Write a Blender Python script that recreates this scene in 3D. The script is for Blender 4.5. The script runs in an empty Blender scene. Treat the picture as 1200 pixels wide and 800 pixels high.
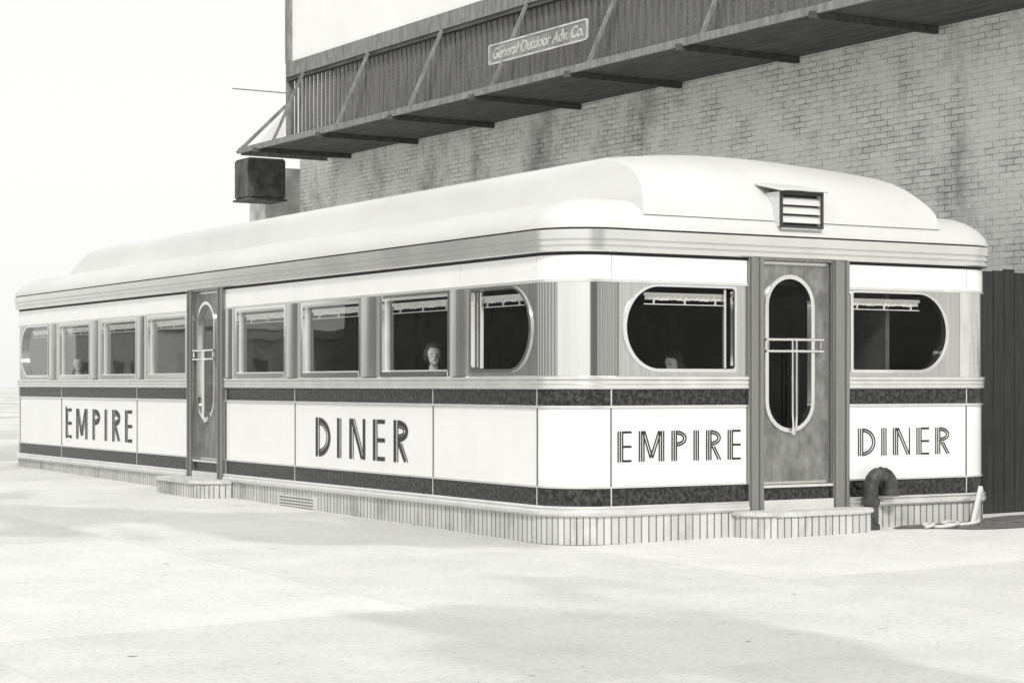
import bpy, bmesh, math, random
from math import radians, sin, cos, pi
from mathutils import Vector, Matrix
random.seed(4)
sc = bpy.context.scene
COL = sc.collection

# ------------------------------------------------------------------ materials
def nodes_of(name):
    m = bpy.data.materials.new(name); m.use_nodes = True
    nt = m.node_tree; b = nt.nodes["Principled BSDF"]
    return m, nt, b
def c4(v):
    if isinstance(v, (int, float)): v = (v*1.0, v*1.0, v*0.975)
    return (v[0], v[1], v[2], 1)
def mk(name, col, rough=.5, metal=0, var=.15, scale=3, stretch=(1,1,1), bump=0, bscale=None, detail=6, rvar=0, coat=0, hi=None, lo=None, c0=.3, c1=.7):
    m, nt, b = nodes_of(name)
    tc = nt.nodes.new("ShaderNodeTexCoord"); mp = nt.nodes.new("ShaderNodeMapping")
    mp.inputs["Scale"].default_value = stretch
    n = nt.nodes.new("ShaderNodeTexNoise"); n.inputs["Scale"].default_value = scale
    n.inputs["Detail"].default_value = detail; n.inputs["Roughness"].default_value = .6
    nt.links.new(tc.outputs["Object"], mp.inputs[0]); nt.links.new(mp.outputs[0], n.inputs["Vector"])
    r = nt.nodes.new("ShaderNodeValToRGB")
    r.color_ramp.elements[0].position = c0; r.color_ramp.elements[1].position = c1
    r.color_ramp.elements[0].color = c4(col*(1-var) if lo is None else lo)
    r.color_ramp.elements[1].color = c4(min(1, col*(1+var)) if hi is None else hi)
    nt.links.new(n.outputs["Fac"], r.inputs[0]); nt.links.new(r.outputs[0], b.inputs["Base Color"])
    b.inputs["Roughness"].default_value = rough; b.inputs["Metallic"].default_value = metal
    if coat: b.inputs["Coat Weight"].default_value = coat
    if rvar:
        mr = nt.nodes.new("ShaderNodeMapRange")
        mr.inputs["To Min"].default_value = max(0.02, rough-rvar); mr.inputs["To Max"].default_value = rough+rvar
        nt.links.new(n.outputs["Fac"], mr.inputs[0]); nt.links.new(mr.outputs[0], b.inputs["Roughness"])
    if bump:
        n2 = nt.nodes.new("ShaderNodeTexNoise"); n2.inputs["Scale"].default_value = bscale or scale*4
        n2.inputs["Detail"].default_value = 4
        nt.links.new(mp.outputs[0], n2.inputs["Vector"])
        bp = nt.nodes.new("ShaderNodeBump"); bp.inputs["Strength"].default_value = bump; bp.inputs["Distance"].default_value = .01
        nt.links.new(n2.outputs["Fac"], bp.inputs["Height"]); nt.links.new(bp.outputs[0], b.inputs["Normal"])
    return m

def mk_brick(name, ca, cb, mortar, bw, rh, ms, off=.5, stain=.5, bump=.6, bias=0, distort=0.0, stainscale=.5, fade=.35, s0=.33, s1=.50):
    m, nt, b = nodes_of(name); L = nt.links.new; N = nt.nodes.new
    tc = N("ShaderNodeTexCoord"); sp = N("ShaderNodeSeparateXYZ"); L(tc.outputs["Object"], sp.inputs[0])
    ad = N("ShaderNodeMath"); ad.operation = 'SUBTRACT'; L(sp.outputs[0], ad.inputs[0]); L(sp.outputs[1], ad.inputs[1])
    cb_ = N("ShaderNodeCombineXYZ"); L(ad.outputs[0], cb_.inputs[0]); L(sp.outputs[2], cb_.inputs[1])
    src = cb_.outputs[0]
    if distort:
        nz = N("ShaderNodeTexNoise"); nz.inputs["Scale"].default_value = 7; nz.inputs["Detail"].default_value = 4
        L(tc.outputs["Object"], nz.inputs["Vector"])
        sb = N("ShaderNodeVectorMath"); sb.operation = 'SUBTRACT'; L(nz.outputs["Color"], sb.inputs[0]); sb.inputs[1].default_value = (.5,.5,.5)
        sl = N("ShaderNodeVectorMath"); sl.operation = 'SCALE'; L(sb.outputs[0], sl.inputs[0]); sl.inputs["Scale"].default_value = distort
        av = N("ShaderNodeVectorMath"); av.operation = 'ADD'; L(src, av.inputs[0]); L(sl.outputs[0], av.inputs[1]); src = av.outputs[0]
    br = N("ShaderNodeTexBrick"); br.inputs["Scale"].default_value = 1
    br.inputs["Brick Width"].default_value = bw; br.inputs["Row Height"].default_value = rh
    br.inputs["Mortar Size"].default_value = ms; br.inputs["Mortar Smooth"].default_value = .3; br.offset = off
    br.inputs["Color1"].default_value = c4(ca); br.inputs["Color2"].default_value = c4(cb); br.inputs["Mortar"].default_value = c4(mortar)
    br.inputs["Bias"].default_value = bias
    L(src, br.inputs["Vector"])
    n1 = N("ShaderNodeTexNoise"); n1.inputs["Scale"].default_value = 2.2; n1.inputs["Detail"].default_value = 9; n1.inputs["Roughness"].default_value = .75
    L(tc.outputs["Object"], n1.inputs["Vector"])
    r1 = N("ShaderNodeValToRGB"); r1.color_ramp.elements[0].position = .36; r1.color_ramp.elements[1].position = .56
    r1.color_ramp.elements[0].color = (0,0,0,1); r1.color_ramp.elements[1].color = (fade,)*3+(1,)
    L(n1.outputs["Fac"], r1.inputs[0])
    mx = N("ShaderNodeMix"); mx.data_type = 'RGBA'; L(r1.outputs[0], mx.inputs[0]); L(br.outputs["Color"], mx.inputs[6]); mx.inputs[7].default_value = c4(ca)
    n2 = N("ShaderNodeTexNoise"); n2.inputs["Scale"].default_value = stainscale; n2.inputs["Detail"].default_value = 9; n2.inputs["Roughness"].default_value = .72
    mp = N("ShaderNodeMapping"); mp.inputs["Scale"].default_value = (1,1,.6); L(tc.outputs["Object"], mp.inputs[0]); L(mp.outputs[0], n2.inputs["Vector"])
    r2 = N("ShaderNodeValToRGB"); r2.color_ramp.elements[0].position = s0; r2.color_ramp.elements[1].position = s1
    r2.color_ramp.elements[0].color = (1-stain,)*3+(1,); r2.color_ramp.elements[1].color = (1,1,1,1)
    L(n2.outputs["Fac"], r2.inputs[0])
    mu = N("ShaderNodeMix"); mu.data_type = 'RGBA'; mu.blend_type = 'MULTIPLY'; mu.inputs[0].default_value = 1
    L(mx.outputs[2], mu.inputs[6]); L(r2.outputs[0], mu.inputs[7])
    L(mu.outputs[2], b.inputs["Base Color"]); b.inputs["Roughness"].default_value = .85
    bp = N("ShaderNodeBump"); bp.inputs["Strength"].default_value = bump; bp.inputs["Distance"].default_value = .012; bp.invert = True
    L(br.outputs["Fac"], bp.inputs["Height"]); L(bp.outputs[0], b.inputs["Normal"])
    return m

M_enamel = mk("white_enamel", .84, .18, 0, .03, 1.5, coat=.3)
M_band = mk("cream_band", .82, .25, 0, .04, 2)
M_black = mk("speckled_black", .03, .3, 0, scale=24, lo=.003, hi=.08, c0=.42, c1=.72, detail=8)
M_roof = mk("roof_paint", .60, .42, .0, .09, .8, (1,.4,1), bump=.05, bscale=2)
M_steel = mk("brushed_steel", .60, .20, .97, .14, 5, (16,16,.08), rvar=.06)
M_reed = mk("reeded_steel", .46, .20, .97, .14, 6, (14,14,.08), rvar=.05)
M_steel2 = mk("bright_steel", .86, .10, .98, .05, 6, (14,14,.08), rvar=.04)
M_trim = mk("trim_metal", .76, .26, .65, .08, 4)
M_eave = mk("eave_metal", .76, .22, .75, .06, 1.2, rvar=.05)
M_door = mk("dull_door_metal", .25, .36, .6, .35, 5, (2,2,1.2), rvar=.1)
M_jamb = mk("jamb_metal", .30, .28, .8, .2, 6, (14,14,.12), rvar=.08)
M_joint = mk("panel_joint_metal", .16, .4, .6, .2, 6)
M_letter = mk("black_lettering", .018, .4, 0, .2, 10)
M_dark = mk("dark_lining_shade", .02, .7, 0, .2, 4)  # near-black for the wall lining and the painted shadow lines at the eave
M_pane = mk("street_window_pane", .08, .3, 0, .4, 2)
M_grille = mk("vent_dark", .04, .7, 0, .2, 4)
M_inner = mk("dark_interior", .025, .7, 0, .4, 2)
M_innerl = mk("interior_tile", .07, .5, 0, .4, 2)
M_cloth = mk("blind_cloth", .70, .9, 0, .1, 8)
M_brickbase = mk_brick("soldier_brick", .60, .48, .14, .082, .30, .009, off=0, stain=.4, stainscale=2, fade=.15)
M_step = mk("step_stone", .54, .8, 0, .2, 6, bump=.2)
M_wall = mk_brick("painted_brick", .90, .66, .24, .225, .077, .0085, stain=.6, distort=.026, fade=.85, s0=.31, s1=.47, bump=.5, stainscale=.55)
M_redbrick = mk_brick("street_brick", .20, .15, .10, .225, .077, .01, stain=.3, fade=.2)
M_palebrick = mk_brick("street_pale_brick", .60, .50, .3, .225, .077, .01, stain=.3, fade=.2)
M_wood = mk("weathered_wood", .15, .85, 0, .4, 4, (6,6,.5), bump=.3)
M_boxm = mk("sooty_metal", .09, .8, 0, .7, 3, (1,1,1), bump=.3)
M_pier = mk("grey_render", .50, .85, 0, .35, 2, (1,1,1), bump=.3)
M_woodl = mk("grey_wood", .22, .85, 0, .35, 4, (3,3,1), bump=.3)
M_catw = mk("dark_catwalk_wood", .08, .85, 0, .4, 4, (3,.5,3))
M_darkwood = mk("dark_stained_wood", .025, .8, 0, .4, 4, (6,6,.5), bump=.3)
M_board = mk("white_billboard", .86, .6, 0, .04, 1)
M_pipe = mk("rusty_pipe", .07, .55, .3, .6, 9, bump=.3)
M_hose = mk("pale_hose", .6, .6, 0, .1, 9)
M_dirt = mk("dirt", .12, .95, 0, .5, 9, bump=.6)
M_skin = mk("skin", .78, .55, 0, .05, 12)
M_hair = mk("dark_hair", .05, .6, 0, .5, 30)
M_feat = mk("face_dark", .16, .6, 0, .3, 30)
M_blouse = mk("pale_cloth", .88, .85, 0, .06, 14)
M_skirt = mk("dark_cloth", .06, .85, 0, .15, 14)
M_sign = mk("sign_grey", .26, .7, 0, .5, 4, detail=9)
M_signw = mk("sign_white", .54, .7, 0, .35, 3, detail=9)

def mk_glass():
    m = bpy.data.materials.new("window_glass"); m.use_nodes = True; nt = m.node_tree; nt.nodes.clear()
    o = nt.nodes.new("ShaderNodeOutputMaterial"); t = nt.nodes.new("ShaderNodeBsdfTransparent")
    t.inputs[0].default_value = (.94,.94,.93,1)
    g = nt.nodes.new("ShaderNodeBsdfGlossy"); g.inputs["Roughness"].default_value = .01
    tc = nt.nodes.new("ShaderNodeTexCoord"); n = nt.nodes.new("ShaderNodeTexNoise"); n.inputs["Scale"].default_value = 1.0; n.inputs["Detail"].default_value = 1
    nt.links.new(tc.outputs["Object"], n.inputs["Vector"])
    bp = nt.nodes.new("ShaderNodeBump"); bp.inputs["Strength"].default_value = .16; bp.inputs["Distance"].default_value = .02
    nt.links.new(n.outputs["Fac"], bp.inputs["Height"]); nt.links.new(bp.outputs[0], g.inputs["Normal"])
    lw = nt.nodes.new("ShaderNodeLayerWeight"); lw.inputs["Blend"].default_value = .5
    pw = nt.nodes.new("ShaderNodeMath"); pw.operation = 'POWER'; nt.links.new(lw.outputs["Facing"], pw.inputs[0]); pw.inputs[1].default_value = 3.6
    ma = nt.nodes.new("ShaderNodeMath"); ma.operation = 'MULTIPLY_ADD'; nt.links.new(pw.outputs[0], ma.inputs[0]); ma.inputs[1].default_value = 1.5; ma.inputs[2].default_value = .012
    mx = nt.nodes.new("ShaderNodeMixShader")
    nt.links.new(ma.outputs[0], mx.inputs[0]); nt.links.new(t.outputs[0], mx.inputs[1]); nt.links.new(g.outputs[0], mx.inputs[2])
    nt.links.new(mx.outputs[0], o.inputs[0]); return m
M_glass = mk_glass()

def mk_ground():
    m, nt, b = nodes_of("concrete_paving"); L = nt.links.new; N = nt.nodes.new
    tc = N("ShaderNodeTexCoord")
    def noise(sc_, d, stretch=(1,1,1), rot=0, lo=0, hi=1, p0=.35, p1=.65, rg=.6):
        mp = N("ShaderNodeMapping"); mp.inputs["Scale"].default_value = stretch; mp.inputs["Rotation"].default_value = (0,0,rot)
        L(tc.outputs["Object"], mp.inputs[0])
        n = N("ShaderNodeTexNoise"); n.inputs["Scale"].default_value = sc_; n.inputs["Detail"].default_value = d; n.inputs["Roughness"].default_value = rg
        L(mp.outputs[0], n.inputs["Vector"])
        r = N("ShaderNodeValToRGB"); r.color_ramp.elements[0].position = p0; r.color_ramp.elements[1].position = p1
        r.color_ramp.elements[0].color = (lo,)*3+(1,); r.color_ramp.elements[1].color = (hi,)*3+(1,)
        L(n.outputs["Fac"], r.inputs[0]); return r.outputs[0], n.outputs["Fac"]
    a, _ = noise(.22, 3, (1,.45,1), radians(-25), .80, 1.0, .455, .49)
    c, _ = noise(.9, 9, lo=.86, hi=1.0, rg=.7)
    d, df = noise(26, 7, lo=.80, hi=1.0, p0=.3, p1=.52)
    e, _ = noise(7, 3, lo=.4, hi=1.0, p0=.26, p1=.29)
    br = N("ShaderNodeTexBrick"); br.inputs["Scale"].default_value = 1; br.offset = 0
    br.inputs["Brick Width"].default_value = 3.1; br.inputs["Row Height"].default_value = 3.1; br.inputs["Mortar Size"].default_value = .012
    br.inputs["Color1"].default_value = (1,1,1,1); br.inputs["Color2"].default_value = (.88,.88,.88,1); br.inputs["Mortar"].default_value = (.84,.84,.84,1)
    L(tc.outputs["Object"], br.inputs["Vector"])
    prev = None
    for k in (a, c, d, e, br.outputs["Color"]):
        mu = N("ShaderNodeMix"); mu.data_type = 'RGBA'; mu.blend_type = 'MULTIPLY'; mu.inputs[0].default_value = 1
        if prev is None: mu.inputs[6].default_value = (.72,.72,.70,1)
        else: L(prev, mu.inputs[6])
        L(k, mu.inputs[7]); prev = mu.outputs[2]
    L(prev, b.inputs["Base Color"]); b.inputs["Roughness"].default_value = .85
    bp = N("ShaderNodeBump"); bp.inputs["Strength"].default_value = .2; bp.inputs["Distance"].default_value = .01
    L(df, bp.inputs["Height"]); L(bp.outputs[0], b.inputs["Normal"])
    return m
M_ground = mk_ground()

# ------------------------------------------------------------------ helpers
def finish(name, bm, mat, parent=None, smooth=True, ang=35):
    bmesh.ops.recalc_face_normals(bm, faces=bm.faces)
    me = bpy.data.meshes.new(name); bm.to_mesh(me); bm.free()
    if smooth:
        me.shade_smooth(); me.set_sharp_from_angle(angle=radians(ang))
    me.materials.append(mat)
    ob = bpy.data.objects.new(name, me); COL.objects.link(ob)
    if parent: par(ob, parent)
    return ob
def par(ob, p):
    ob.parent = p
    ob.matrix_parent_inverse = Matrix.Translation(-Vector(p.location))
def empty(name, loc, label=None, cat=None, parent=None):
    e = bpy.data.objects.new(name, None); COL.objects.link(e); e.location = loc; e.empty_display_size = .3
    if label: e["label"] = label; e["category"] = cat
    if parent: par(e, parent)
    return e
def tag(o, label, cat): o["label"] = label; o["category"] = cat
def addbox(bm, x0,x1,y0,y1,z0,z1, M=None):
    vs = [Vector((x,y,z)) for x in (x0,x1) for y in (y0,y1) for z in (z0,z1)]
    if M: vs = [M @ v for v in vs]
    v = [bm.verts.new(p) for p in vs]
    for f in ((0,1,3,2),(4,6,7,5),(0,4,5,1),(2,3,7,6),(0,2,6,4),(1,5,7,3)): bm.faces.new([v[i] for i in f])
def boxes(name, lst, mat, parent=None, bevel=0):
    bm = bmesh.new()
    for b in lst: addbox(bm, *b)
    if bevel:
        bmesh.ops.bevel(bm, geom=list(bm.edges), offset=bevel, segments=2, affect='EDGES')
    return finish(name, bm, mat, parent, ang=35)
def beam(bm, p, q, w, h=None):
    p = Vector(p); q = Vector(q); h = h or w; d = q-p; L_ = d.length
    M = Matrix.Translation(p) @ d.to_track_quat('Z','Y').to_matrix().to_4x4()
    addbox(bm, -w/2,w/2,-h/2,h/2,0,L_, M)
def tube(bm, pts, r, n=12, cap=True):
    pts = [Vector(p) for p in pts]; rings = []
    up = None
    for i,p in enumerate(pts):
        t = (pts[min(i+1,len(pts)-1)] - pts[max(i-1,0)]).normalized()
        if up is None: up = Vector((0,0,1)) if abs(t.z) < .9 else Vector((1,0,0))
        a = t.cross(up)
        if a.length < 1e-3: a = t.cross(Vector((0,1,0)))
        a.normalize(); b = t.cross(a).normalized()
        rr = r[i] if isinstance(r, list) else r
        rings.append([bm.verts.new(p + a*rr*cos(2*pi*k/n) + b*rr*sin(2*pi*k/n)) for k in range(n)])
    for i in range(len(rings)-1):
        for k in range(n): bm.faces.new([rings[i][k], rings[i][(k+1)%n], rings[i+1][(k+1)%n], rings[i+1][k]])
    if cap: bm.faces.new(rings[0]); bm.faces.new(rings[-1][::-1])
GX, GY = .012, .0085
def gz(x,y): return GX*max(-30,min(12,x)) + GY*max(-40,min(25,y))

# ------------------------------------------------------------------ ground
bm = bmesh.new()
xs = [-900,-200,-60,-30,-15,-5,0,5,12,40,200,900]; ys = [-900,-200,-60,-40,-20,-5,0,5,15,25,60,200,900]
g = [[bm.verts.new((x,y,gz(x,y))) for y in ys] for x in xs]
for i in range(len(xs)-1):
    for j in range(len(ys)-1): bm.faces.new([g[i][j],g[i+1][j],g[i+1][j+1],g[i][j+1]])
G = finish("ground", bm, M_ground); G["kind"] = "structure"

# ------------------------------------------------------------------ diner shell
W, Ln, R = 5.28, 16.9, .48
a_, b_, q_ = Ln-2*R, W-2*R, pi*R/2
T = 2*(a_+b_)+4*q_
def P(s):
    s = s % T
    if s < a_: return (0, Ln-R-s, -1, 0)
    s -= a_
    def arc(cx,cy,a0,s): a = a0+s/R; return (cx+R*cos(a), cy+R*sin(a), cos(a), sin(a))
    if s < q_: return arc(R,R,pi,s)
    s -= q_
    if s < b_: return (R+s, 0, 0, -1)
    s -= b_
    if s < q_: return arc(W-R,R,1.5*pi,s)
    s -= q_
    if s < a_: return (W, R+s, 1, 0)
    s -= a_
    if s < q_: return arc(W-R,Ln-R,0,s)
    s -= q_
    if s < b_: return (W-R-s, Ln, 0, 1)
    s -= b_
    return arc(R,Ln-R,.5*pi,s)
def sY(y): return Ln-R-y
def sX(x): return a_+q_+(x-R)
brk = []
base = 0
for seg, ln in enumerate((a_,q_,b_,q_,a_,q_,b_,q_)):
    n = 12 if seg % 2 else 1
    for k in range(n): brk.append(base+ln*k/n)
    base += ln
brk = brk + [x+T for x in brk] 
def sweep(name, s0, s1, prof, mat, parent, ang=35):
    ss = [s0]+[x for x in brk if s0+1e-4 < x < s1-1e-4]+[s1]
    bm = bmesh.new(); rings = []
    for s in ss:
        x,y,nx,ny = P(s); rings.append([bm.verts.new((x+nx*o, y+ny*o, z)) for o,z in prof])
    n = len(prof)
    for i in range(len(rings)-1):
        for k in range(n): bm.faces.new([rings[i][k], rings[i][(k+1)%n], rings[i+1][(k+1)%n], rings[i+1][k]])
    bm.faces.new(rings[0][::-1]); bm.faces.new(rings[-1])
    return finish(name, bm, mat, parent, ang=ang)
def rp(o,t,z0,z1): return [(o-t,z0),(o,z0),(o,z1),(o-t,z1)]

D = empty("diner", (0,0,0), "long white enamel and steel diner with rounded corners and black stripes", "diner")
SA = (sY(7.843), sX(2.013)); SB = (sX(3.238), T+sY(9.068))
SEGS = (SA, SB)
for s0,s1 in SEGS:
    sweep("brick_base", s0, s1, rp(.015,.12,-.25,.255), M_brickbase, D)
    sweep("base_moulding", s0, s1, [(-.08,.256),(.03,.256),(.05,.275),(.05,.30),(.035,.318),(.045,.335),(.03,.352),(-.08,.352)], M_trim, D)
    sweep("trim_strip", s0, s1, rp(.012,.09,.511,.527), M_trim, D)
    sweep("trim_strip", s0, s1, rp(.012,.09,1.233,1.257), M_trim, D)
    sweep("sill_band", s0, s1, [(-.08,1.405),(.02,1.405),(.03,1.415),(.03,1.44),(.018,1.447),(.03,1.455),(.03,1.48),(.018,1.487),(.035,1.495),(.035,1.518),(.02,1.526),(-.08,1.526)], M_trim, D)
    sweep("head_strip", s0, s1, rp(.02,.10,2.371,2.397), M_trim, D)
    sweep("eave_shadow_strip", s0, s1, rp(.0,.08,2.614,2.66), M_dark, D)  # dark strip painting in the shadow line beneath the eave
def cuts(segs, marks):
    out = []
    for s0,s1 in segs:
        m = [s0]+sorted(x for x in marks if s0+.05 < x < s1-.05)+[s1]
        out += list(zip(m[:-1], m[1:]))
    return out
marks = [sY(.48), sY(2.473), sY(5.79), sX(.48), sX(4.79), sX(4.79)+q_, T+sY(11.0), T+sY(14.3), T+sY(16.42)]
NJ = len(marks)
marks += [sX(4.79)+q_+2.6*k for k in range(1,6)] + [sX(4.79)+2*q_+a_, sX(4.79)+2*q_+a_+b_]
for s0,s1 in cuts(SEGS, marks):
    g_ = .005
    sweep("enamel_panel", s0+g_, s1-g_, rp(0,.08,.528,1.232), M_enamel, D)
    sweep("black_stripe", s0+g_, s1-g_, rp(.004,.08,1.258,1.404), M_black, D)
    sweep("black_stripe", s0+g_, s1-g_, rp(.004,.08,.353,.510), M_black, D)
for s in marks[:NJ] + [SA[0]+.01, SB[0]+.01]:
    sweep("panel_joint", s-.006, s+.006, rp(.010,.07,.353,.51), M_trim, D)
    sweep("panel_joint", s-.006, s+.006, rp(.008,.07,.528,1.232), M_joint, D)
    sweep("panel_joint", s-.006, s+.006, rp(.010,.07,1.258,1.404), M_trim, D)
marks2 = [sY(.48), sY(1.9), sY(3.85), sY(5.8), sX(.48), sX(4.79), sX(4.79)+q_, T+sY(10.8), T+sY(12.7), T+sY(14.65), T+sY(16.42)]
for s0,s1 in cuts(SEGS, marks2):
    sweep("header_band", s0+.004, s1-.004, rp(.01,.09,2.398,2.613), M_band, D)
for s0,s1 in SEGS:
    sweep("wall_lining", s0, s1, rp(-.082,.02,.2,1.52), M_dark, D)
    sweep("wall_lining", s0, s1, rp(-.102,.02,2.38,2.9), M_dark, D)

def ring(off, r, z, n=10):
    x0,x1,y0,y1 = -off, W+off, -off, Ln+off
    pts = []
    for cx,cy,a0 in ((x0+r,y0+r,pi),(x1-r,y0+r,1.5*pi),(x1-r,y1-r,0),(x0+r,y1-r,.5*pi)):
        for k in range(n+1):
            a = a0+.5*pi*k/n; pts.append((cx+r*cos(a), cy+r*sin(a), z))
    return pts
def loft(name, rings, mat, parent, cap=True, ang=40):
    bm = bmesh.new(); vs = [[bm.verts.new(p) for p in r] for r in rings]; n = len(vs[0])
    for i in range(len(vs)-1):
        for k in range(n): bm.faces.new([vs[i][k],vs[i][(k+1)%n],vs[i+1][(k+1)%n],vs[i+1][k]])
    if cap: bm.faces.new(vs[-1])
    return finish(name, bm, mat, parent, ang=ang)
eprof = [(-.05,2.642),(.045,2.642),(.06,2.652),(.062,2.685),(.045,2.690),(.045,2.698),(.066,2.703),(.068,2.738),(.050,2.743),(.050,2.751),(.074,2.756),(.078,2.838),(.062,2.844),(.035,2.844)]
loft("eave_moulding", [ring(o, R+o, z) for o,z in eprof], M_eave, D, cap=False, ang=25)
loft("eave_top_shade", [ring(.037, R+.037, 2.843), ring(.037, R+.037, 2.866)], M_dark, D, cap=False)  # thin dark ring, painted shade between eave top and roof
roof = empty("roof", (0,0,2.86), parent=D)
rprof = [(.040,2.858),(.062,2.858),(.060,2.885),(.036,2.94),(-.015,3.00),(-.085,3.055),(-.17,3.10),(-.28,3.138),(-.42,3.163),(-.65,3.18),(-1.1,3.19)]
loft("lower_roof_deck", [ring(o, max(R+o,.12), z) for o,z in rprof], M_roof, roof)
lv = [(.84,.0,3.0,0),(.86,.045,3.155,0),(.89,.10,3.225,0),(.92,.165,3.285,.003),(.95,.25,3.35,.01),(.98,.36,3.42,.02),(1.005,.51,3.49,.035),(1.035,.71,3.555,.05),(1.085,.93,3.61,.07),(1.19,1.15,3.645,.085),(1.36,1.38,3.67,.095)]
bm = bmesh.new(); NX = 24
cxm = W/2
def mon(i, X, Y):
    a,b,z,c = lv[i]; hw = cxm-a
    return (X, Y, z + c*(1-((X-cxm)/hw)**2))
for end in (0,1):
    gr = []
    for i,(a,b,z,c) in enumerate(lv):
        Y = b if not end else Ln-b
        gr.append([bm.verts.new(mon(i, a+(W-2*a)*k/NX, Y)) for k in range(NX+1)])
    for i in range(len(gr)-1):
        for k in range(NX): bm.faces.new([gr[i][k],gr[i][k+1],gr[i+1][k+1],gr[i+1][k]])
NYs = 12
for sd in (0,1):
    gr = []
    for i,(a,b,z,c) in enumerate(lv):
        X = a if not sd else W-a
        gr.append([bm.verts.new((X, b+(Ln-2*b)*k/NYs, z)) for k in range(NYs+1)])
    for i in range(len(gr)-1):
        for k in range(NYs): bm.faces.new([gr[i][k],gr[i][k+1],gr[i+1][k+1],gr[i+1][k]])
a,b,z,c = lv[-1]
gr = [[bm.verts.new(mon(len(lv)-1, a+(W-2*a)*k/NX, b+(Ln-2*b)*j/NYs)) for k in range(NX+1)] for j in range(NYs+1)]
for j in range(NYs):
    for k in range(NX): bm.faces.new([gr[j][k],gr[j][k+1],gr[j+1][k+1],gr[j+1][k]])
bmesh.ops.remove_doubles(bm, verts=bm.verts, dist=.0005)
rr_ = finish("raised_roof", bm, M_roof, roof, ang=40)
me = rr_.data
def is_corner(co):
    for a,b,z,c in lv:
        if min(abs(co.x-a),abs(co.x-(W-a))) < 1e-3 and min(abs(co.y-b),abs(co.y-(Ln-b))) < 1e-3: return True
    return False
cor = [is_corner(v.co) for v in me.vertices]
at = me.attributes.get("sharp_edge") or me.attributes.new("sharp_edge","BOOLEAN","EDGE")
for e in me.edges:
    if cor[e.vertices[0]] and cor[e.vertices[1]]:
        at.data[e.index].value = True
vt = empty("roof_vent", (2.60,.05,2.9), parent=roof)
vx0,vx1 = 2.34,2.86
vy = -.10
boxes("vent_side", [(vx0+.004,vx0+.024,vy+.021,.5,2.945,3.275)], M_roof, vt)
boxes("vent_side", [(vx1-.024,vx1-.004,vy+.021,.5,2.945,3.275)], M_roof, vt)
boxes("vent_frame", [(vx0,vx0+.026,vy,vy+.02,2.935,3.285),(vx1-.026,vx1,vy,vy+.02,2.935,3.285),(vx0+.026,vx1-.026,vy,vy+.02,2.935,2.958),(vx0+.026,vx1-.026,vy,vy+.02,3.25,3.285),(vx0+.026,vx1-.026,vy+.07,vy+.1,2.95,3.268)], M_grille, vt)
bm = bmesh.new()
for zc in (2.99,3.075,3.16):
    M = Matrix.Translation((0,vy+.03,zc+.02)) @ Matrix.Rotation(radians(-28),4,'X')
    addbox(bm, vx0+.028, vx1-.028, -.004,.004,-.030,.048, M)
finish("vent_slat", bm, M_roof, vt)
bm = bmesh.new(); rows = []
for j in range(9):
    t = j/8; yy = vy-.04+.38*t; row = []
    for k in range(17):
        u = -1+2*k/16; hw = .285+.02*t
        row.append(bm.verts.new((2.60+u*hw, yy, 3.288+.085*t + .010*(1-u**4))))
    rows.append(row)
for j in range(8):
    for k in range(16): bm.faces.new([rows[j][k],rows[j][k+1],rows[j+1][k+1],rows[j+1][k]])
o = finish("vent_hood", bm, M_roof, vt, ang=60)
sm = o.modifiers.new("solid","SOLIDIFY"); sm.thickness = .015

# ------------------------------------------------------------------ windows
FR = lambda a,z,o: (a, -o, z)
SD = lambda a,z,o: (-o, a, z)
def mbox(bm, mp, a0,a1,z0,z1,o0,o1):
    v = [bm.verts.new(mp(a,z,o)) for a in (a0,a1) for z in (z0,z1) for o in (o0,o1)]
    for f in ((0,1,3,2),(4,6,7,5),(0,4,5,1),(2,3,7,6),(0,2,6,4),(1,5,7,3)): bm.faces.new([v[i] for i in f])
def mboxes(name, mp, lst, mat, parent):
    bm = bmesh.new()
    for b in lst: mbox(bm, mp, *b)
    return finish(name, bm, mat, parent)
def holed(name, mp, outer, inner, o0, o1, mat, parent, ang=30):
    bm = bmesh.new(); es = []
    for loop in (outer, inner):
        if not loop: continue
        vs = [bm.verts.new(mp(a,z,o1)) for a,z in loop]
        es += [bm.edges.new((vs[i], vs[(i+1)%len(vs)])) for i in range(len(vs))]
    bmesh.ops.triangle_fill(bm, edges=es, use_beauty=True)
    if o0 is not None:
        r = bmesh.ops.extrude_face_region(bm, geom=list(bm.faces))
        d = Vector(mp(0,0,o0))-Vector(mp(0,0,o1))
        bmesh.ops.translate(bm, verts=[v for v in r["geom"] if isinstance(v, bmesh.types.BMVert)], vec=d)
    return finish(name, bm, mat, parent, ang=ang)
def dloop(af, ar, z0, z1, rc=.035, rx=.36, n=16):
    sgn = 1 if ar > af else -1; pts = []; rz = (z1-z0)/2; cz = (z0+z1)/2
    for k in range(2*n+1):
        t = -pi/2+pi*k/(2*n); pts.append((ar-sgn*rx+sgn*rx*cos(t), cz+rz*sin(t)))
    for k in range(5):
        t = pi/2+pi/2*k/4; pts.append((af+sgn*(rc+rc*cos(t)), z1-rc+rc*sin(t)))
    for k in range(5):
        t = pi+pi/2*k/4; pts.append((af+sgn*(rc+rc*cos(t)), z0+rc+rc*sin(t)))
    return pts
def rect(a0,a1,z0,z1): return [(a0,z0),(a1,z0),(a1,z1),(a0,z1)]
ZB, ZT = 1.527, 2.370
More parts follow.
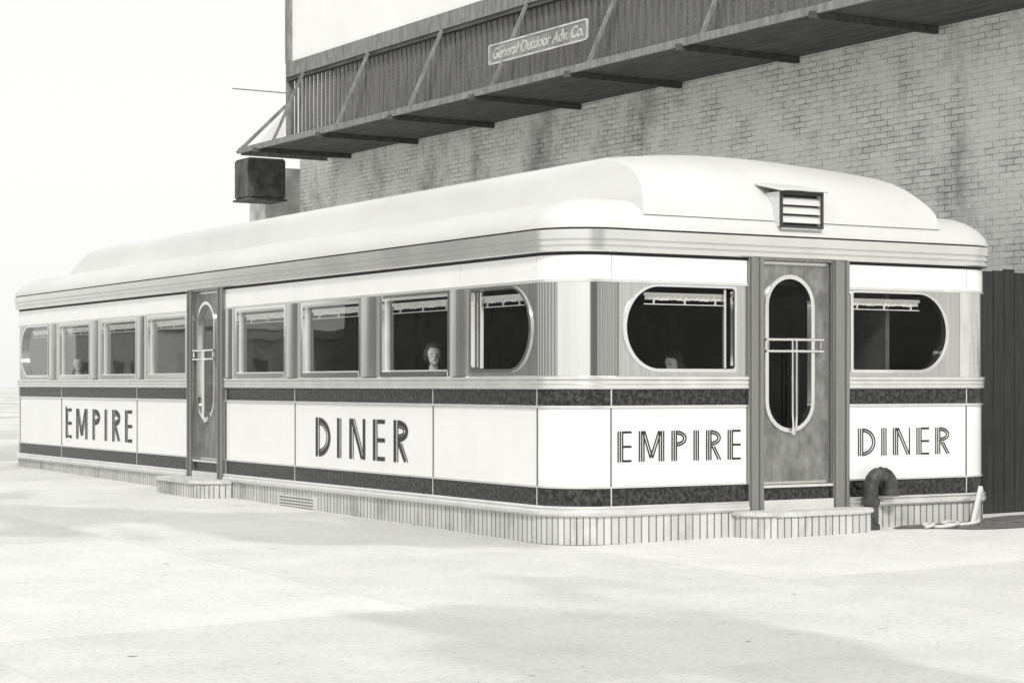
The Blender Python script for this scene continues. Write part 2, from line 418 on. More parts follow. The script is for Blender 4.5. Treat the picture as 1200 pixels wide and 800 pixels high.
def blind(mp, a0, a1, parent):
    lo,hi = min(a0,a1), max(a0,a1)
    bm = bmesh.new(); o0,o1 = -.10,-.078
    mbox(bm, mp, lo+.04, hi-.04, 2.262, 2.292, o0, o1)
    n = 46; top=[]; bot=[]
    for k in range(n+1):
        a = lo+.05+(hi-lo-.10)*k/n; o = -.088+.008*sin(k*1.9)
        top.append(bm.verts.new(mp(a,2.262,o))); bot.append(bm.verts.new(mp(a,2.225+.003*sin(k*.5+lo*7)+.002*sin(k*1.9),o+.004*sin(k*1.1))))
    for k in range(n): bm.faces.new([top[k],top[k+1],bot[k+1],bot[k]])
    mbox(bm, mp, lo+.04, hi-.04, 2.182, 2.190, o0+.006, o1-.006)
    for f in (.15,.5,.85):
        a = lo+(hi-lo)*f; mbox(bm, mp, a-.006, a+.006, 2.190, 2.262, o0+.003, o1-.003)
    finish("blind_rail", bm, M_cloth, parent)
def rect_window(mp, a0, a1, z0=ZB, z1=ZT):
    c = Vector(mp((a0+a1)/2, z0, 0)); w = empty("window", c, parent=D)
    f = .05
    mboxes("window_frame", mp, [(a0,a0+f,z0,z1,-.07,.02),(a1-f,a1,z0,z1,-.07,.02),(a0+f,a1-f,z1-.03,z1,-.07,.016),(a0+f,a1-f,z0,z0+.05,-.07,.024)], M_steel2, w)
    g = .022
    mboxes("window_sash", mp, [(a0+f,a0+f+g,z0+.05,z1-.03,-.065,-.025),(a1-f-g,a1-f,z0+.05,z1-.03,-.065,-.025),(a0+f+g,a1-f-g,z1-.03-g,z1-.03,-.065,-.025),(a0+f+g,a1-f-g,z0+.05,z0+.05+g*.8,-.065,-.025)], M_trim, w)
    holed("window_glass", mp, rect(a0+f+g-.001,a1-f-g+.001,z0+.05,z1-.03), None, None, -.048, M_glass, w)
    blind(mp, a0+f, a1-f, w)
def d_window(mp, plate0, plate1, af, ar):
    c = Vector(mp((af+ar)/2, ZB, 0)); w = empty("window", c, parent=D)
    s = 1 if ar > af else -1
    z0, z1 = 1.592, 2.343
    lo,hi = min(plate0,plate1), max(plate0,plate1)
    outer = dloop(af-s*.022, ar+s*.04, z0-.03, z1+.02, rx=.40)
    holed("window_surround", mp, rect(lo,hi,ZB,ZT), outer, -.07, .006, M_steel, w)
    holed("window_frame", mp, outer, dloop(af, ar, z0, z1), -.05, .022, M_steel2, w)
    holed("window_glass", mp, dloop(af-s*.002, ar+s*.002, z0-.002, z1+.002), None, None, -.042, M_glass, w)
    mboxes("window_sash", mp, [(min(af+s*.05,af+s*.075),max(af+s*.05,af+s*.075),z0+.01,z1-.01,-.075,-.05)], M_steel2, w)
    blind(mp, af, ar-s*.22, w)

for a0,a1 in ((2.10,3.62),(4.07,5.60),(6.02,7.52),(9.12,10.58),(10.98,12.47),(12.94,14.40)):
    rect_window(SD, a0, a1)
d_window(SD, .50, 1.72, 1.675, .60)
d_window(SD, 14.88, 16.40, 14.93, 16.30)
d_window(FR, .56, 2.012, 1.86, .64)
d_window(FR, 3.239, 4.70, 3.285, 4.50)
def pil(a0,a1):
    w = a1-a0; bm = bmesh.new()
    inner = w-.10
    if inner < .1: prof = [(a0,-.07),(a0,.02),(a1,.012),(a1,-.07)]
    else:
        prof = [(a0,-.07),(a0,.012),(a0+.045,.014),(a0+.052,.034)]
        n = 8
        for k in range(1,n): 
            t = k/n; prof.append((a0+.052+(w-.104)*t, .034+.010*sin(pi*t)))
        prof += [(a1-.052,.034),(a1-.045,.014),(a1,.012),(a1,-.07)]
    v0 = [bm.verts.new((-o,a,ZB)) for a,o in prof]; v1 = [bm.verts.new((-o,a,ZT)) for a,o in prof]
    n = len(prof)
    for k in range(n): bm.faces.new([v0[k],v0[(k+1)%n],v1[(k+1)%n],v1[k]])
    bm.faces.new(v0); bm.faces.new(v1[::-1])
    finish("pilaster", bm, M_steel, D, ang=20)
for a0,a1 in ((1.721,2.099),(3.621,4.069),(5.601,6.019),(7.521,7.842),(9.07,9.119),(10.581,10.979),(12.471,12.939),(14.401,14.879)): pil(a0,a1)
CS0, CS1 = a_+q_*.34, a_+q_*.82
sweep("corner_column", CS0+.002, CS1-.002, rp(.012,.08,ZB,ZT), M_steel2, D)
sweep("corner_column", sX(4.70)+.002, T+sY(16.40)-.002, rp(.008,.08,ZB,ZT), M_steel2, D)
def reeded(s0, s1, n):
    d = (s1-s0)/n
    for k in range(n):
        a = s0+d*k
        bm = bmesh.new(); rings = []
        for j in range(7):
            t = j/6; s = a+d*.01+d*.98*t; x,y,nx,ny = P(s); o = .000+.0065*math.sqrt(max(0,1-(2*t-1)**2))
            rings.append([(x+nx*(o), y+ny*(o)), (x-nx*.06, y-ny*.06)])
        v0 = [bm.verts.new((*r[0],ZB)) for r in rings]+[bm.verts.new((*r[1],ZB)) for r in rings[::-1]]
        v1 = [bm.verts.new((*r[0],ZT)) for r in rings]+[bm.verts.new((*r[1],ZT)) for r in rings[::-1]]
        m_ = len(v0)
        for i in range(m_): bm.faces.new([v0[i],v0[(i+1)%m_],v1[(i+1)%m_],v1[i]])
        bm.faces.new(v0); bm.faces.new(v1[::-1])
        finish("corner_bead", bm, M_reed, D, ang=50)
reeded(sY(.50)+.002, CS0, 7)
reeded(CS1, sX(.56)-.002, 6)

# ------------------------------------------------------------------ doors
def stadium(a0,a1,z0,z1,n=14):
    r = (a1-a0)/2; c = (a0+a1)/2; pts = []
    for k in range(n+1):
        t = pi*k/n; pts.append((c+r*cos(t), z1-r+r*sin(t)))
    for k in range(n+1):
        t = pi+pi*k/n; pts.append((c+r*cos(t), z0+r+r*sin(t)))
    return pts
def mtube(bm, mp, pts, r): tube(bm, [mp(*p) for p in pts], r, 10)
def door(mp, a0, a1, flip=False):
    d = empty("door", mp((a0+a1)/2, .25, 0), parent=D)
    A = (lambda t: a0+t) if not flip else (lambda t: a1-t)
    def S(t0,t1): x,y = A(t0),A(t1); return (min(x,y),max(x,y))
    w = a1-a0
    lst = [(*S(0,.178),.257,2.652,-.14,.035),(*S(w-.205,w),.257,2.652,-.14,.035),(*S(.178,w-.205),2.622,2.652,-.14,.03)]
    lst += [(*S(.02,.05),.26,2.65,.0355,.048),(*S(.125,.16),.26,2.65,.0355,.048),(*S(w-.185,w-.155),.26,2.65,.0355,.048),(*S(w-.05,w-.02),.26,2.65,.0355,.048)]
    mboxes("door_frame", mp, lst, M_jamb, d)
    mboxes("threshold", mp, [(*S(.178,w-.205),.257,.352,-.14,.04),(*S(.178,w-.205),.470,.494,-.10,.03)], M_trim, d)
    mboxes("kick_stripe", mp, [(*S(.178,w-.205),.353,.469,-.12,.0)], M_black, d)
    l0,l1 = S(.182,w-.209)
    e0,e1 = S(.268,.785)
    zz0,zz1 = 1.03,2.455
    hole = stadium(e0,e1,zz0,zz1); ringo = stadium(e0-.04,e1+.04,zz0-.04,zz1+.04)
    holed("door_leaf", mp, rect(l0,l1,.497,2.620), ringo, -.075, -.03, M_door, d)
    holed("door_window_frame", mp, ringo, hole, -.07, -.008, M_steel2, d)
    holed("door_glass", mp, stadium(e0-.002,e1+.002,zz0-.002,zz1+.002), None, None, -.052, M_glass, d)
    mboxes("leaf_edge", mp, [(l0+.004,l0+.022,.50,2.615,-.0299,-.018),(l1-.022,l1-.004,.50,2.615,-.0299,-.018),(l0+.023,l1-.023,2.59,2.615,-.0299,-.020),(l0+.023,l1-.023,.50,.525,-.0299,-.020)], M_steel, d)
    bm = bmesh.new()
    h0,h1 = .20,.90
    for z in (1.875,1.765):
        mtube(bm, mp, [(A(h0),z,.03),(A(h1),z,.03)], .014)
    for t in (h0+.03,h1-.03):
        mtube(bm, mp, [(A(t),1.79,.032),(A(t),1.85,.032)], .010)
        for z in (1.875,1.765): mtube(bm, mp, [(A(t),z,-.03),(A(t),z,.035)], .016)
    c = .55
    for s in (-1,1):
        mtube(bm, mp, [(A(c+s*.024),1.875,.03),(A(c+s*.024),1.15,.03),(A(c+s*.016),1.03,.03),(A(c),.99,.015)], .0115)
    mtube(bm, mp, [(A(c),.985,-.03),(A(c),.985,.02)], .02)
    finish("handle", bm, M_steel2, d)
    return d
door(FR, 2.013, 3.238)
door(SD, 7.843, 9.068, flip=True)

def step(name, mp, a0, a1, depth, zt, rr=.28):
    st = empty(name, mp((a0+a1)/2, 0, 0), parent=D)
    def loop(e):
        pts = [(a0-e, .02)]
        for k in range(9):
            t = pi-.5*pi*k/8; pts.append((a0-e+rr+rr*cos(t), -0+ (depth+e-rr)+rr*sin(t)))
        for k in range(9):
            t = .5*pi-.5*pi*k/8; pts.append((a1+e-rr+rr*cos(t), (depth+e-rr)+rr*sin(t)))
        pts.append((a1+e, .02)); return pts
    def prism(nm, e, z0, z1, mat, bev=0):
        bm = bmesh.new(); L0 = [bm.verts.new(mp(a,z0,o)) for a,o in loop(e)]; L1 = [bm.verts.new(mp(a,z1,o)) for a,o in loop(e)]
        n = len(L0)
        for k in range(n): bm.faces.new([L0[k],L0[(k+1)%n],L1[(k+1)%n],L1[k]])
        bm.faces.new(L0); bm.faces.new(L1[::-1])
        if bev:
            bmesh.ops.bevel(bm, geom=[e_ for e_ in bm.edges if abs(e_.verts[0].co.z-e_.verts[1].co.z) < 1e-5], offset=bev, segments=2, affect='EDGES')
        return finish(nm, bm, mat, st)
    prism("step_brick", 0, -.2, zt-.045, M_brickbase)
    prism("step_slab", .02, zt-.044, zt, M_step, .01)
step("door_step", FR, 1.84, 3.36, .38, .262)
step("door_step", SD, 7.60, 9.35, .42, .275)
mboxes("base_louvre", SD, [(5.24,6.17,.06,.075,.012,.035),(5.24,6.17,.095,.11,.012,.035),(5.24,6.17,.13,.145,.012,.035),(5.24,6.17,.165,.18,.012,.035),(5.20,5.24,.05,.19,.012,.03),(6.17,6.21,.05,.19,.012,.03)], M_trim, D)

# ------------------------------------------------------------------ lettering
def arc(cx,cy,rx,ry,t0,t1,n=14): return [(cx+rx*cos(t0+(t1-t0)*k/n), cy+ry*sin(t0+(t1-t0)*k/n)) for k in range(n+1)]
def glyph(ch, st):
    out = []
    lines = st["stem"]; hw = st["h"]; dbl = st["dbl"]
    sw = max(o+w/2 for o,w in lines)
    def stem(x, y0=0, y1=1):
        for o,w in lines: out.append(([(x+o,y0),(x+o,y1)], w))
    def diag(p,q):
        for o,w in dbl: out.append(([(p[0]+o,p[1]),(q[0]+o,q[1])], w))
    def bowl(cx,cy,rx,ry):
        for o,w in dbl:
            out.append((arc(cx,cy,rx-o,ry-o*.8,-pi/2,pi/2), w))
    if ch == 'E':
        stem(0)
        for y in (hw/2,.5,1-hw/2): out.append(([(sw,y),(.56,y)], hw))
        return out,.56
    if ch == 'I': stem(0); return out, sw
    if ch == 'D':
        stem(0); bowl(sw*.8,.5,.72-sw*.8,.5-st["dbl"][0][1]/2)
        return out,.72
    if ch == 'P' or ch == 'R':
        stem(0); bowl(sw*.9,.74,.60-sw*.9,.26-st["dbl"][0][1]/2)
        if ch == 'R': diag((sw+.02,.46),(.52,0.0))
        return out,.62
    if ch == 'N':
        stem(0); diag((sw*.6,1),(.62,0)); out.append(([(.72,0),(.72,1)], lines[0][1]))
        return out,.75
    if ch == 'M':
        stem(0); diag((sw*.6,1),(.46,.12)); diag((.80,1),(.46,.12)); stem(.80)
        return out,.80+sw
ST_F = dict(stem=[(.025,.055),(.115,.055),(.205,.055)], h=.07, dbl=[(0,.055),(.10,.055)])
ST_S = dict(stem=[(.065,.14),(.195,.045)], h=.10, dbl=[(0,.13),(.125,.04)])
def lettering(text, mp, a0, a1, z0, z1, st, lsx, label):
    H = z1-z0; d = 1 if a1 > a0 else -1; tot = abs(a1-a0)/H
    gl = [glyph(c, st) for c in text]; wsum = sum(w for _,w in gl)*lsx
    gap = (tot-wsum)/(len(text)-1); x = 0; bm = bmesh.new(); lay = 0
    for strokes, w in gl:
        for pts, wd in strokes:
            lay += 1; o = .0045+.0002*(lay % 7)
            P2 = [Vector((x+p[0]*lsx, p[1])) for p in pts]
            L_, R_ = [], []
            for i,p in enumerate(P2):
                t = (P2[min(i+1,len(P2)-1)]-P2[max(i-1,0)]).normalized(); nn = Vector((-t.y,t.x))*wd/2
                L_.append(p+nn); R_.append(p-nn)
            lv_ = [bm.verts.new(mp(a0+d*v.x*H, z0+min(1,max(0,v.y))*H, o)) for v in L_]
            rv_ = [bm.verts.new(mp(a0+d*v.x*H, z0+min(1,max(0,v.y))*H, o)) for v in R_]
            for i in range(len(lv_)-1): bm.faces.new([lv_[i],lv_[i+1],rv_[i+1],rv_[i]])
        x += w*lsx+gap
    ob = finish("lettering", bm, M_letter, D, smooth=False); ob["label"] = label
lettering("EMPIRE", FR, .55, 1.94, .745, 1.025, ST_F, .98, "black triple-line lettering reading EMPIRE")
lettering("DINER", FR, 3.367, 4.56, .75, 1.02, ST_F, 1.12, "black triple-line lettering reading DINER")
lettering("DINER", SD, 5.24, 3.03, .648, 1.08, ST_S, 1.15, "heavy black lettering reading DINER")
lettering("EMPIRE", SD, 14.11, 11.2, .645, 1.09, ST_S, 1.15, "heavy black lettering reading EMPIRE")

# ------------------------------------------------------------------ interior
ZF = .52
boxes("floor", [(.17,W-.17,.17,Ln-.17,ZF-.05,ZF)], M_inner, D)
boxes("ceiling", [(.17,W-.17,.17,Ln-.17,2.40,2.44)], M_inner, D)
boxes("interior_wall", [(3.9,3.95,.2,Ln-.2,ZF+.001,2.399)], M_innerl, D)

def lathe(bm, prof, n=20, c=(0,0,0)):
    rs = [[bm.verts.new((c[0]+r*cos(2*pi*k/n), c[1]+r*sin(2*pi*k/n), c[2]+z)) for k in range(n)] for r,z in prof]
    for i in range(len(rs)-1):
        for k in range(n): bm.faces.new([rs[i][k],rs[i][(k+1)%n],rs[i+1][(k+1)%n],rs[i+1][k]])
    bm.faces.new(rs[0]); bm.faces.new(rs[-1][::-1])
st0 = empty("stool", (0,0,0), "round padded stool on a steel pedestal inside the diner", "stool"); st0["group"] = "stools inside the diner"
bm = bmesh.new(); lathe(bm, [(.19,0),(.19,.015),(.06,.04),(.03,.06),(.03,.36),(.09,.385),(.09,.40)]); p1 = finish("pedestal", bm, M_trim); p1.parent = st0
bm = bmesh.new(); lathe(bm, [(.16,.401),(.18,.41),(.18,.45),(.165,.468),(.10,.475)]); p2 = finish("seat", bm, M_skirt); p2.parent = st0
tb0 = empty("table", (0,0,0), "small pale-topped pedestal table beside a diner window", "table"); tb0["group"] = "tables inside the diner"
bm = bmesh.new(); addbox(bm,-.3,.3,-.3,.3,.70,.74); t1 = finish("table_top", bm, M_innerl); t1.parent = tb0
bm = bmesh.new(); lathe(bm, [(.24,0),(.24,.02),(.05,.05),(.035,.08),(.035,.66),(.12,.699)]); t2 = finish("pedestal", bm, M_trim); t2.parent = tb0
def dup(ob, loc, rot=0):
    c = ob.copy(); COL.objects.link(c); c.location = loc; c.rotation_euler = (0,0,rot)
    for ch in ob.children:
        k = ch.copy(); COL.objects.link(k); k.parent = c
    return c
seats = [((.36,3.14),pi-.35),((.30,14.45),pi-.35),((1.90,.90),pi/2+.35)]
def place(ob, loc, rot=0): ob.location = loc; ob.rotation_euler = (0,0,rot)
for i,((x,y),r) in enumerate(seats):
    r2 = (pi,pi,pi/2)[i]; f = Vector((-sin(r2), cos(r2)))
    tx_, ty_ = x+f.x*.62+(.08 if i < 2 else 0), y+f.y*.62
    if i == 0: place(st0,(x,y,ZF+.001)); place(tb0,(tx_,ty_,ZF+.001), r2)
    else: dup(st0,(x,y,ZF+.001)); dup(tb0,(tx_,ty_,ZF+.001), r2)
ct = empty("counter", (2.7,3,ZF), "long lunch counter with dark front inside the diner", "counter")
boxes("counter_top", [(2.45,2.95,2.2,15.5,1.45,1.49)], M_trim, ct); boxes("counter_front", [(2.6,2.9,2.25,15.45,ZF+.002,1.449)], M_black, ct)

# people
def mesh_from(ob):
    dg = bpy.context.evaluated_depsgraph_get(); dg.update()
    me = bpy.data.meshes.new_from_object(ob.evaluated_get(dg)); return me
def blobs(name, caps, ells, vox, mat):
    bm = bmesh.new()
    def sph(c, r, sub=2):
        M = Matrix.Translation(c) @ Matrix.Diagonal((*( (r,r,r) if not isinstance(r,tuple) else r),1))
        bmesh.ops.create_icosphere(bm, subdivisions=sub, radius=1, matrix=M)
    for ch in caps:
        for (p,r0),(q,r1) in zip(ch[:-1],ch[1:]):
            p = Vector(p); q = Vector(q); d = (q-p).length; n = max(2,int(d/(min(r0,r1)*.4)))
            for k in range(n+1): sph(p.lerp(q,k/n), r0+(r1-r0)*k/n)
    for c,r in ells: sph(Vector(c), r, 3)
    me = bpy.data.meshes.new(name); bm.to_mesh(me); bm.free()
    tmp = bpy.data.objects.new("tmp", me); COL.objects.link(tmp)
    m = tmp.modifiers.new("r","REMESH"); m.mode = 'VOXEL'; m.voxel_size = vox
    s = tmp.modifiers.new("s","SMOOTH"); s.iterations = 2; s.factor = .5
    out = mesh_from(tmp); bpy.data.objects.remove(tmp); out.name = name
    out.shade_smooth(); out.materials.clear(); out.materials.append(mat)
    ob = bpy.data.objects.new(name, out); COL.objects.link(ob); return ob
caps = [
 [((0,0,.09),.13),((0,.01,.25),.115),((0,0,.42),.125),((0,0,.50),.10)],
 [((-.16,0,.50),.05),((.16,0,.50),.05)],
 [((0,-.005,.50),.06),((0,.01,.62),.047)],
]
for s in (-1,1):
    caps.append([((s*.09,0,.08),.095),((s*.10,.42,.09),.06),((s*.10,.44,-.30),.04),((s*.10,.44,-.36),.035)])
    caps.append([((s*.10,.42,-.36),.035),((s*.11,.58,-.385),.025)])
    caps.append([((s*.185,0,.49),.05),((s*.22,.06,.27),.04),((s*.12,.30,.305),.028)])
    caps.append([((s*.12,.30,.305),.024),((s*.09,.37,.305),.026)])
    for k in range(4):
        fx = s*(.112-.020*k*1.0); L1 = (.045,.05,.046,.036)[k]
        b0 = (fx-s*.0, .385-.004*abs(k-1), .308); b1 = (fx-s*.012,.385+L1*.6,.312); b2 = (fx-s*.02,.385+L1,.300)
        caps.append([(b0,.0105),(b1,.009),(b2,.008)])
    caps.append([((s*.072,.34,.31),.012),((s*.045,.36,.318),.010),((s*.035,.385,.312),.009)])
ells = [((0,.01,.755),(.072,.088,.095)),((0,.045,.685),(.052,.050,.048)),((0,.106,.730),(.012,.018,.022)),((0,.085,.772),(.045,.02,.013)),((-.075,.0,.735),(.01,.018,.028)),((.075,.0,.735),(.01,.018,.028)),((0,.092,.690),(.024,.012,.008)),((0,.088,.655),(.022,.014,.014))]
pb = blobs("person", caps, ells, .0075, M_skin)
bl = blobs("blouse", [[((0,0,.10),.142),((0,.01,.25),.128),((0,0,.42),.137),((0,0,.495),.105)],[((-.17,0,.500),.062),((.17,0,.500),.062)],[((-.09,0,.515),.062),((.09,0,.515),.062)]]+[[((s*.185,0,.49),.062),((s*.22,.06,.27),.052),((s*.135,.26,.303),.042)] for s in (-1,1)], [], .012, M_blouse)
sk = blobs("skirt", [[((s*.09,-.0,.07),.112),((s*.10,.42,.08),.075),((s*.10,.45,-.1),.068)] for s in (-1,1)]+[[((-.06,0,.06),.12),((.06,0,.06),.12)],[((-.06,.38,.06),.08),((.06,.38,.06),.08)]], [], .014, M_skirt)
hr = blobs("hair", [], [((0,-.022,.785),(.088,.092,.098)),((-.080,-.01,.735),(.026,.055,.075)),((.080,-.01,.735),(.026,.055,.075)),((0,-.07,.69),(.075,.04,.085)),((-.02,.055,.838),(.066,.040,.026))], .009, M_hair)
bm = bmesh.new()
for s in (-1,1): bmesh.ops.create_icosphere(bm, subdivisions=2, radius=1, matrix=Matrix.Translation((s*.029,.091,.751)) @ Matrix.Diagonal((.010,.007,.0045,1)))
bmesh.ops.create_icosphere(bm, subdivisions=2, radius=1, matrix=Matrix.Translation((0,.1015,.690)) @ Matrix.Diagonal((.018,.005,.004,1)))
ey = finish("face_features", bm, M_feat)
for k in (bl,sk,hr,ey): k.parent = pb
ps = []
for i,((x,y),r) in enumerate(seats):
    z = ZF+.475-.03
    if i == 0: place(pb,(x,y,z+.045),r); who = pb
    else: who = dup(pb,(x,y,z+(-.05 if i == 2 else .05)),r)
    who["category"] = "person"; who["group"] = "people seated in the diner"; ps.append(who)
labs = ["seated woman in pale blouse looking out of a diner window","seated person in light clothing at a diner window","seated person in pale top bent over a table"]
for o,l in zip(ps, labs): o["label"] = l
ps[2].rotation_euler = (radians(-10),0,pi/2+.35)

# ------------------------------------------------------------------ brick building behind
XW = 7.0; YAW = radians(1.2)
BW = empty("brick_building", (XW,20.5,0), "tall building with a weathered whitewashed brick side wall", "building")
boxes("wall", [(XW,XW+9,-9,21.0,-.3,12)], M_wall, BW)
boxes("end_pier", [(6.25,XW+5,21.001,21.75,-.3,5.72)], M_pier, BW)
boxes("coping", [(XW-.08,XW+9.05,-9.05,21.05,12.001,12.15)], M_step, BW)
BW.rotation_euler = (0,0,YAW)

BB = empty("billboard", (XW,20.5,5.8), "large white billboard on timber framing with catwalk fixed to brick wall", "billboard")
XL = 6.15; y0b, y1b = -2.0, 19.6; ZC = 5.80
boxes("billboard_panel", [(XL-.04,XL+.04,y0b,y1b,7.52,11.2)], M_board, BB)
boxes("panel_moulding", [(XL-.12,XL-.041,y0b,y1b,7.27,7.54),(XL-.11,XL-.041,y1b-.12,y1b+.05,7.542,11.2)], M_woodl, BB)
boxes("lower_rail", [(XL-.10,XL+.02,y0b,y1b,7.20,7.268),(XL-.08,XL+.02,y0b,y1b,5.92,5.99)], M_catw, BB)
bm = bmesh.new(); y = y0b+.05 
while y < y1b-.03:
    addbox(bm, XL-.018,XL+.006,y,y+.085+random.uniform(-.01,.01),5.991,7.199); y += .165
finish("apron_lattice", bm, M_wood, BB)
boxes("catwalk_deck", [(5.12+.24*k,5.12+.24*k+.215,y0b,y1b,ZC,ZC+.045) for k in range(8)], M_catw, BB)
boxes("catwalk_fascia", [(5.06,5.10,y0b,y1b+.02,ZC-.03,ZC+.07),(5.112,6.9,y1b-.03,y1b+.02,ZC-.06,ZC-.001)], M_woodl, BB)
yb = [20.0-1.2-2.6*k for k in range(9)]
for y in yb:
    bm = bmesh.new(); beam(bm,(5.0,y,ZC-.045),(XW-.001,y,ZC-.045),.07,.08); finish("catwalk_bracket", bm, M_catw, BB)
for k,y in enumerate(yb):
    bm = bmesh.new(); beam(bm,(5.35,y,ZC+.05),(XL-.14,y,7.25),.035,.05); finish("diagonal_brace", bm, M_woodl, BB)
bm = bmesh.new(); beam(bm,(XL+.1,19.5,7.5),(XW+.1,19.5,7.5),.08); finish("end_tie", bm, M_woodl, BB)
bm = bmesh.new(); beam(bm,(XL-.02,19.62,6.0),(XL-.02,19.62,7.6),.12); finish("end_post", bm, M_woodl, BB)
bm = bmesh.new(); beam(bm,(5.1,19.75,ZC),(6.1,19.75,6.75),.05,.06); finish("end_brace", bm, M_woodl, BB)
bm = bmesh.new(); beam(bm,(5.0,19.75,7.0),(XL,19.75,7.0),.02,.02); finish("tie_rod", bm, M_woodl, BB)
bm = bmesh.new(); fv = [bm.verts.new(p) for p in ((5.45,19.69,5.95),(6.06,19.69,6.66),(6.06,19.69,5.95))]; bm.faces.new(fv)
r_ = bmesh.ops.extrude_face_region(bm, geom=list(bm.faces)); bmesh.ops.translate(bm, verts=[v for v in r_["geom"] if isinstance(v,bmesh.types.BMVert)], vec=(0,.02,0))
finish("end_sheet", bm, M_board, BB, smooth=False)
PL = empty("name_plate", (5.9,10.4,6.4), parent=BB); PL["label"] = "worn grey plate lettered General Outdoor Adv. Co."
xp = 5.60; pc = 10.05; pz0, pz1 = 6.33, 6.64
def rr(a0,a1,z0,z1,r=.05,n=5):
    pts=[]
    for cx,cz,t0 in ((a1-r,z1-r,0),(a0+r,z1-r,pi/2),(a0+r,z0+r,pi),(a1-r,z0+r,1.5*pi)):
        for k in range(n+1): t=t0+pi/2*k/n; pts.append((cx+r*cos(t),cz+r*sin(t)))
    return pts
PM = lambda a,z,o: (xp-o, a, z)
holed("plate", PM, rr(pc-1.36,pc+1.36,pz0,pz1), None, 0,.02, M_sign, PL)
holed("plate_border", PM, rr(pc-1.36,pc+1.36,pz0,pz1), rr(pc-1.33,pc+1.33,pz0+.026,pz1-.026), .0205,.028, M_signw, PL)
fc = bpy.data.curves.new("plate_lettering","FONT"); fc.body = "General Outdoor Adv. Co."; fc.size = .235; fc.shear = .35; fc.align_x='CENTER'; fc.align_y='CENTER'; fc.extrude=.003; fc.offset=.004
tmp = bpy.data.objects.new("t", fc); COL.objects.link(tmp); me = mesh_from(tmp); bpy.data.objects.remove(tmp)
wx = max(v.co.x for v in me.vertices)-min(v.co.x for v in me.vertices)
me.transform(Matrix.Diagonal((2.46/wx,1,1,1)))
me.transform(Matrix(((0,0,-1,xp-.024),(-1,0,0,pc),(0,1,0,(pz0+pz1)/2-.005),(0,0,0,1))))
me.materials.clear(); me.materials.append(M_signw)
tx = bpy.data.objects.new("plate_lettering", me); COL.objects.link(tx); par(tx, PL)
BB.rotation_euler = (0,0,YAW)

hb = empty("equipment_box", (5.7,20,5), "dark sooty sheet-metal box hanging under the catwalk end", "box")
bx0,bx1 = 5.34,6.10
boxes("box_body", [(bx0,bx1,19.68,20.4,4.97,5.735)], M_boxm, hb, .03)
boxes("box_base", [(bx0-.02,bx1+.02,19.66,20.42,4.93,4.968)], M_catw, hb)

# unseen buildings added across the street for reflections in the diner's glass and steel
def reflection_building(loc, sx, sy, h, face, label, nwin, floors, mat=None):
    e = empty("reflection_building", (loc[0],loc[1],gz(*loc)), label, "building"); e["group"] = "unseen buildings added for reflections"
    x0,y0 = loc; boxes("wall", [(x0,x0+sx,y0,y0+sy,-1,h)], mat or M_redbrick, e)
    boxes("cornice", [(x0-.3,x0+sx+.3,y0-.3,y0+sy+.3,h+.001,h+.5)], M_step, e)
    L_ = sy if face == 'x' else sx
    for f in range(floors):
        for k in range(nwin):
            a = L_*(k+.5)/nwin; z = 1.2+3.3*f
            if face == 'x': boxes("window", [(x0+sx-.02,x0+sx+.06,y0+a-.75,y0+a+.75,z,z+1.9)], M_pane, e)
            else: boxes("window", [(x0+a-.75,x0+a+.75,y0+sy-.02,y0+sy+.06,z,z+1.9)], M_pane, e)
reflection_building((-52,30), 12, 22, 6.5, 'x', "unseen low brick building added across the street for reflections", 6, 2)
reflection_building((-52,58), 12, 30, 9.5, 'x', "unseen dark brick building added across the street for reflections", 8, 2)
reflection_building((-52,92), 12, 14, 4.2, 'x', "unseen small pale brick building added across the street for reflections", 3, 1, M_palebrick)
reflection_building((-52,120), 12, 16, 5.5, 'x', "unseen pale brick building with dark windows added for reflections", 4, 1, M_palebrick)
reflection_building((-14,-62), 24, 12, 9.5, 'y', "unseen dark brick block added opposite the entrance for reflections", 7, 3)

# ------------------------------------------------------------------ small things by the front
vp = empty("vent_pipe", (3.36,-.2,.04), "dark rusty gooseneck pipe rising beside the diner door step", "pipe")
bm = bmesh.new(); cxp, cyp = 3.54, -.14; zc = .45
pts = [(cxp-.125,cyp,-.1),(cxp-.125,cyp,.2),(cxp-.125,cyp,zc)] + [(cxp-.125*cos(t),cyp,zc+.125*sin(t)) for t in [pi*k/10 for k in range(1,11)]] + [(cxp+.125,cyp,zc-.04)]
tube(bm, pts, .074, 16); finish("pipe_bend", bm, M_pipe, vp)
for c,z0,z1 in ((cxp-.125,.28,.34),(cxp-.125,.02,.09),(cxp+.125,zc-.09,zc-.02)):
    bm = bmesh.new(); lathe(bm, [(.088,z0),(.088,z1)], 16, (c,cyp,0)); finish("collar", bm, M_pipe, vp)

bm = bmesh.new(); pts = []
for k in range(90):
    t = k/89
    x = 3.86+.78*t+.10*sin(t*15); y = -.30-.12*cos(t*15)-.05*sin(t*6); pts.append((x,y,gz(x,y)+.024+.012*sin(t*15)))
tube(bm, pts, .018, 10); hs = finish("garden_hose", bm, M_hose); tag(hs, "pale hose lying in loose curves on dark ground", "hose")
bm = bmesh.new(); beam(bm,(4.66,-.24,gz(4.6,-.2)+.0),(4.93,-.07,.40),.04,.06)
pl = finish("timber_strip", bm, M_hose); tag(pl, "pale timber strip propped against the diner corner", "timber")
bm = bmesh.new(); n = 40; c = bm.verts.new((5.6,-.35,gz(5.6,-.35)+.006)); rg=[]
for k in range(n):
    t = 2*pi*k/n; rx = 1.85*(1+.08*sin(3*t)+.05*sin(7*t)+.03*random.random()); ry=.55*(1+.12*sin(5*t+1)+.06*random.random())
    x = 5.65+rx*cos(t); y=-.33+ry*sin(t); rg.append(bm.verts.new((x,y,gz(x,y)+.005)))
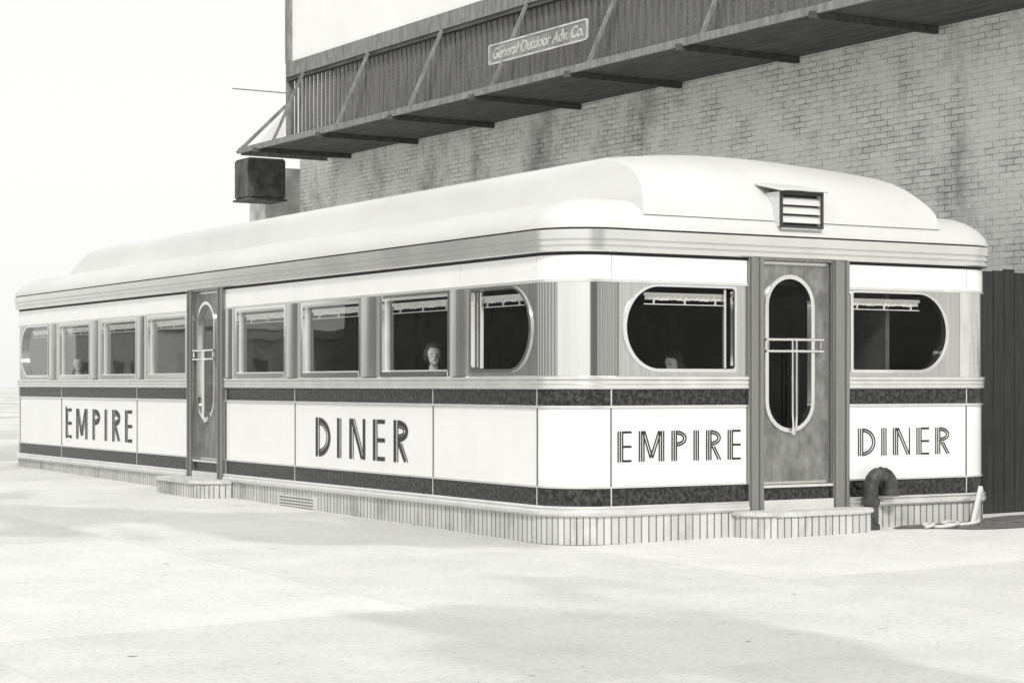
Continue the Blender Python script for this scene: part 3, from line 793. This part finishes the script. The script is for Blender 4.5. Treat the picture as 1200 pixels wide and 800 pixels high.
for k in range(n): bm.faces.new([c,rg[k],rg[(k+1)%n]])
dp = finish("dirt_path", bm, M_dirt); dp["kind"] = "structure"
fn = empty("plank_fence", (6.1,.6,0), "dark board fence closing the gap beside the diner", "fence")
bm = bmesh.new(); x = 5.44
while x < 7.6:
    addbox(bm, x, min(x+.15,7.7), .60, .625, .03, 2.66+random.uniform(-.02,.02)); x += .158
finish("fence_boards", bm, M_darkwood, fn)
boxes("fence_rail", [(5.45,7.7,.626,.68,.5,.6)], M_catw, fn)
boxes("fence_rail", [(5.45,7.7,.626,.68,2.2,2.3)], M_catw, fn)
boxes("fence_post", [(5.36,5.44,.57,.69,.0,2.80)], M_catw, fn)

# ------------------------------------------------------------------ light
w = bpy.data.worlds.new("World"); sc.world = w; w.use_nodes = True; nt = w.node_tree
bg = nt.nodes["Background"]; sky = nt.nodes.new("ShaderNodeTexSky"); sky.sky_type = 'NISHITA'; sky.sun_disc = False
EL, AZ = 40, 205   # azimuth the light comes from, clockwise from +Y
sky.sun_elevation = radians(EL); sky.sun_rotation = radians(AZ); sky.dust_density = 3; sky.air_density = 1.2
bw = nt.nodes.new("ShaderNodeRGBToBW")
haze = nt.nodes.new("ShaderNodeMix"); haze.data_type='RGBA'; haze.inputs[0].default_value = .85; haze.inputs[7].default_value = (8.6,8.6,8.45,1)
nt.links.new(sky.outputs[0], bw.inputs[0]); nt.links.new(bw.outputs[0], haze.inputs[6]); nt.links.new(haze.outputs[2], bg.inputs[0])
bg.inputs[1].default_value = .125
sl = bpy.data.lights.new("sun","SUN"); sl.energy = 2.5; sl.angle = radians(8); sl.color = (1,.985,.95)
so = bpy.data.objects.new("sun", sl); COL.objects.link(so)
dirv = Vector((sin(radians(AZ))*cos(radians(EL)), cos(radians(AZ))*cos(radians(EL)), sin(radians(EL))))
so.rotation_euler = dirv.to_track_quat('Z','Y').to_euler(); so.location = dirv*40

# ------------------------------------------------------------------ camera
cd = bpy.data.cameras.new("camera"); co = bpy.data.objects.new("camera", cd); COL.objects.link(co)
co.location = (-9.353,-14.846,1.45); co.rotation_euler = (radians(90),0,radians(-30.65))
cd.lens = 69.33; cd.sensor_width = 36; cd.shift_y = .0417; cd.clip_end = 3000
sc.camera = co
sc.view_settings.view_transform = 'Standard'; sc.view_settings.look = 'None'; sc.view_settings.exposure = 0
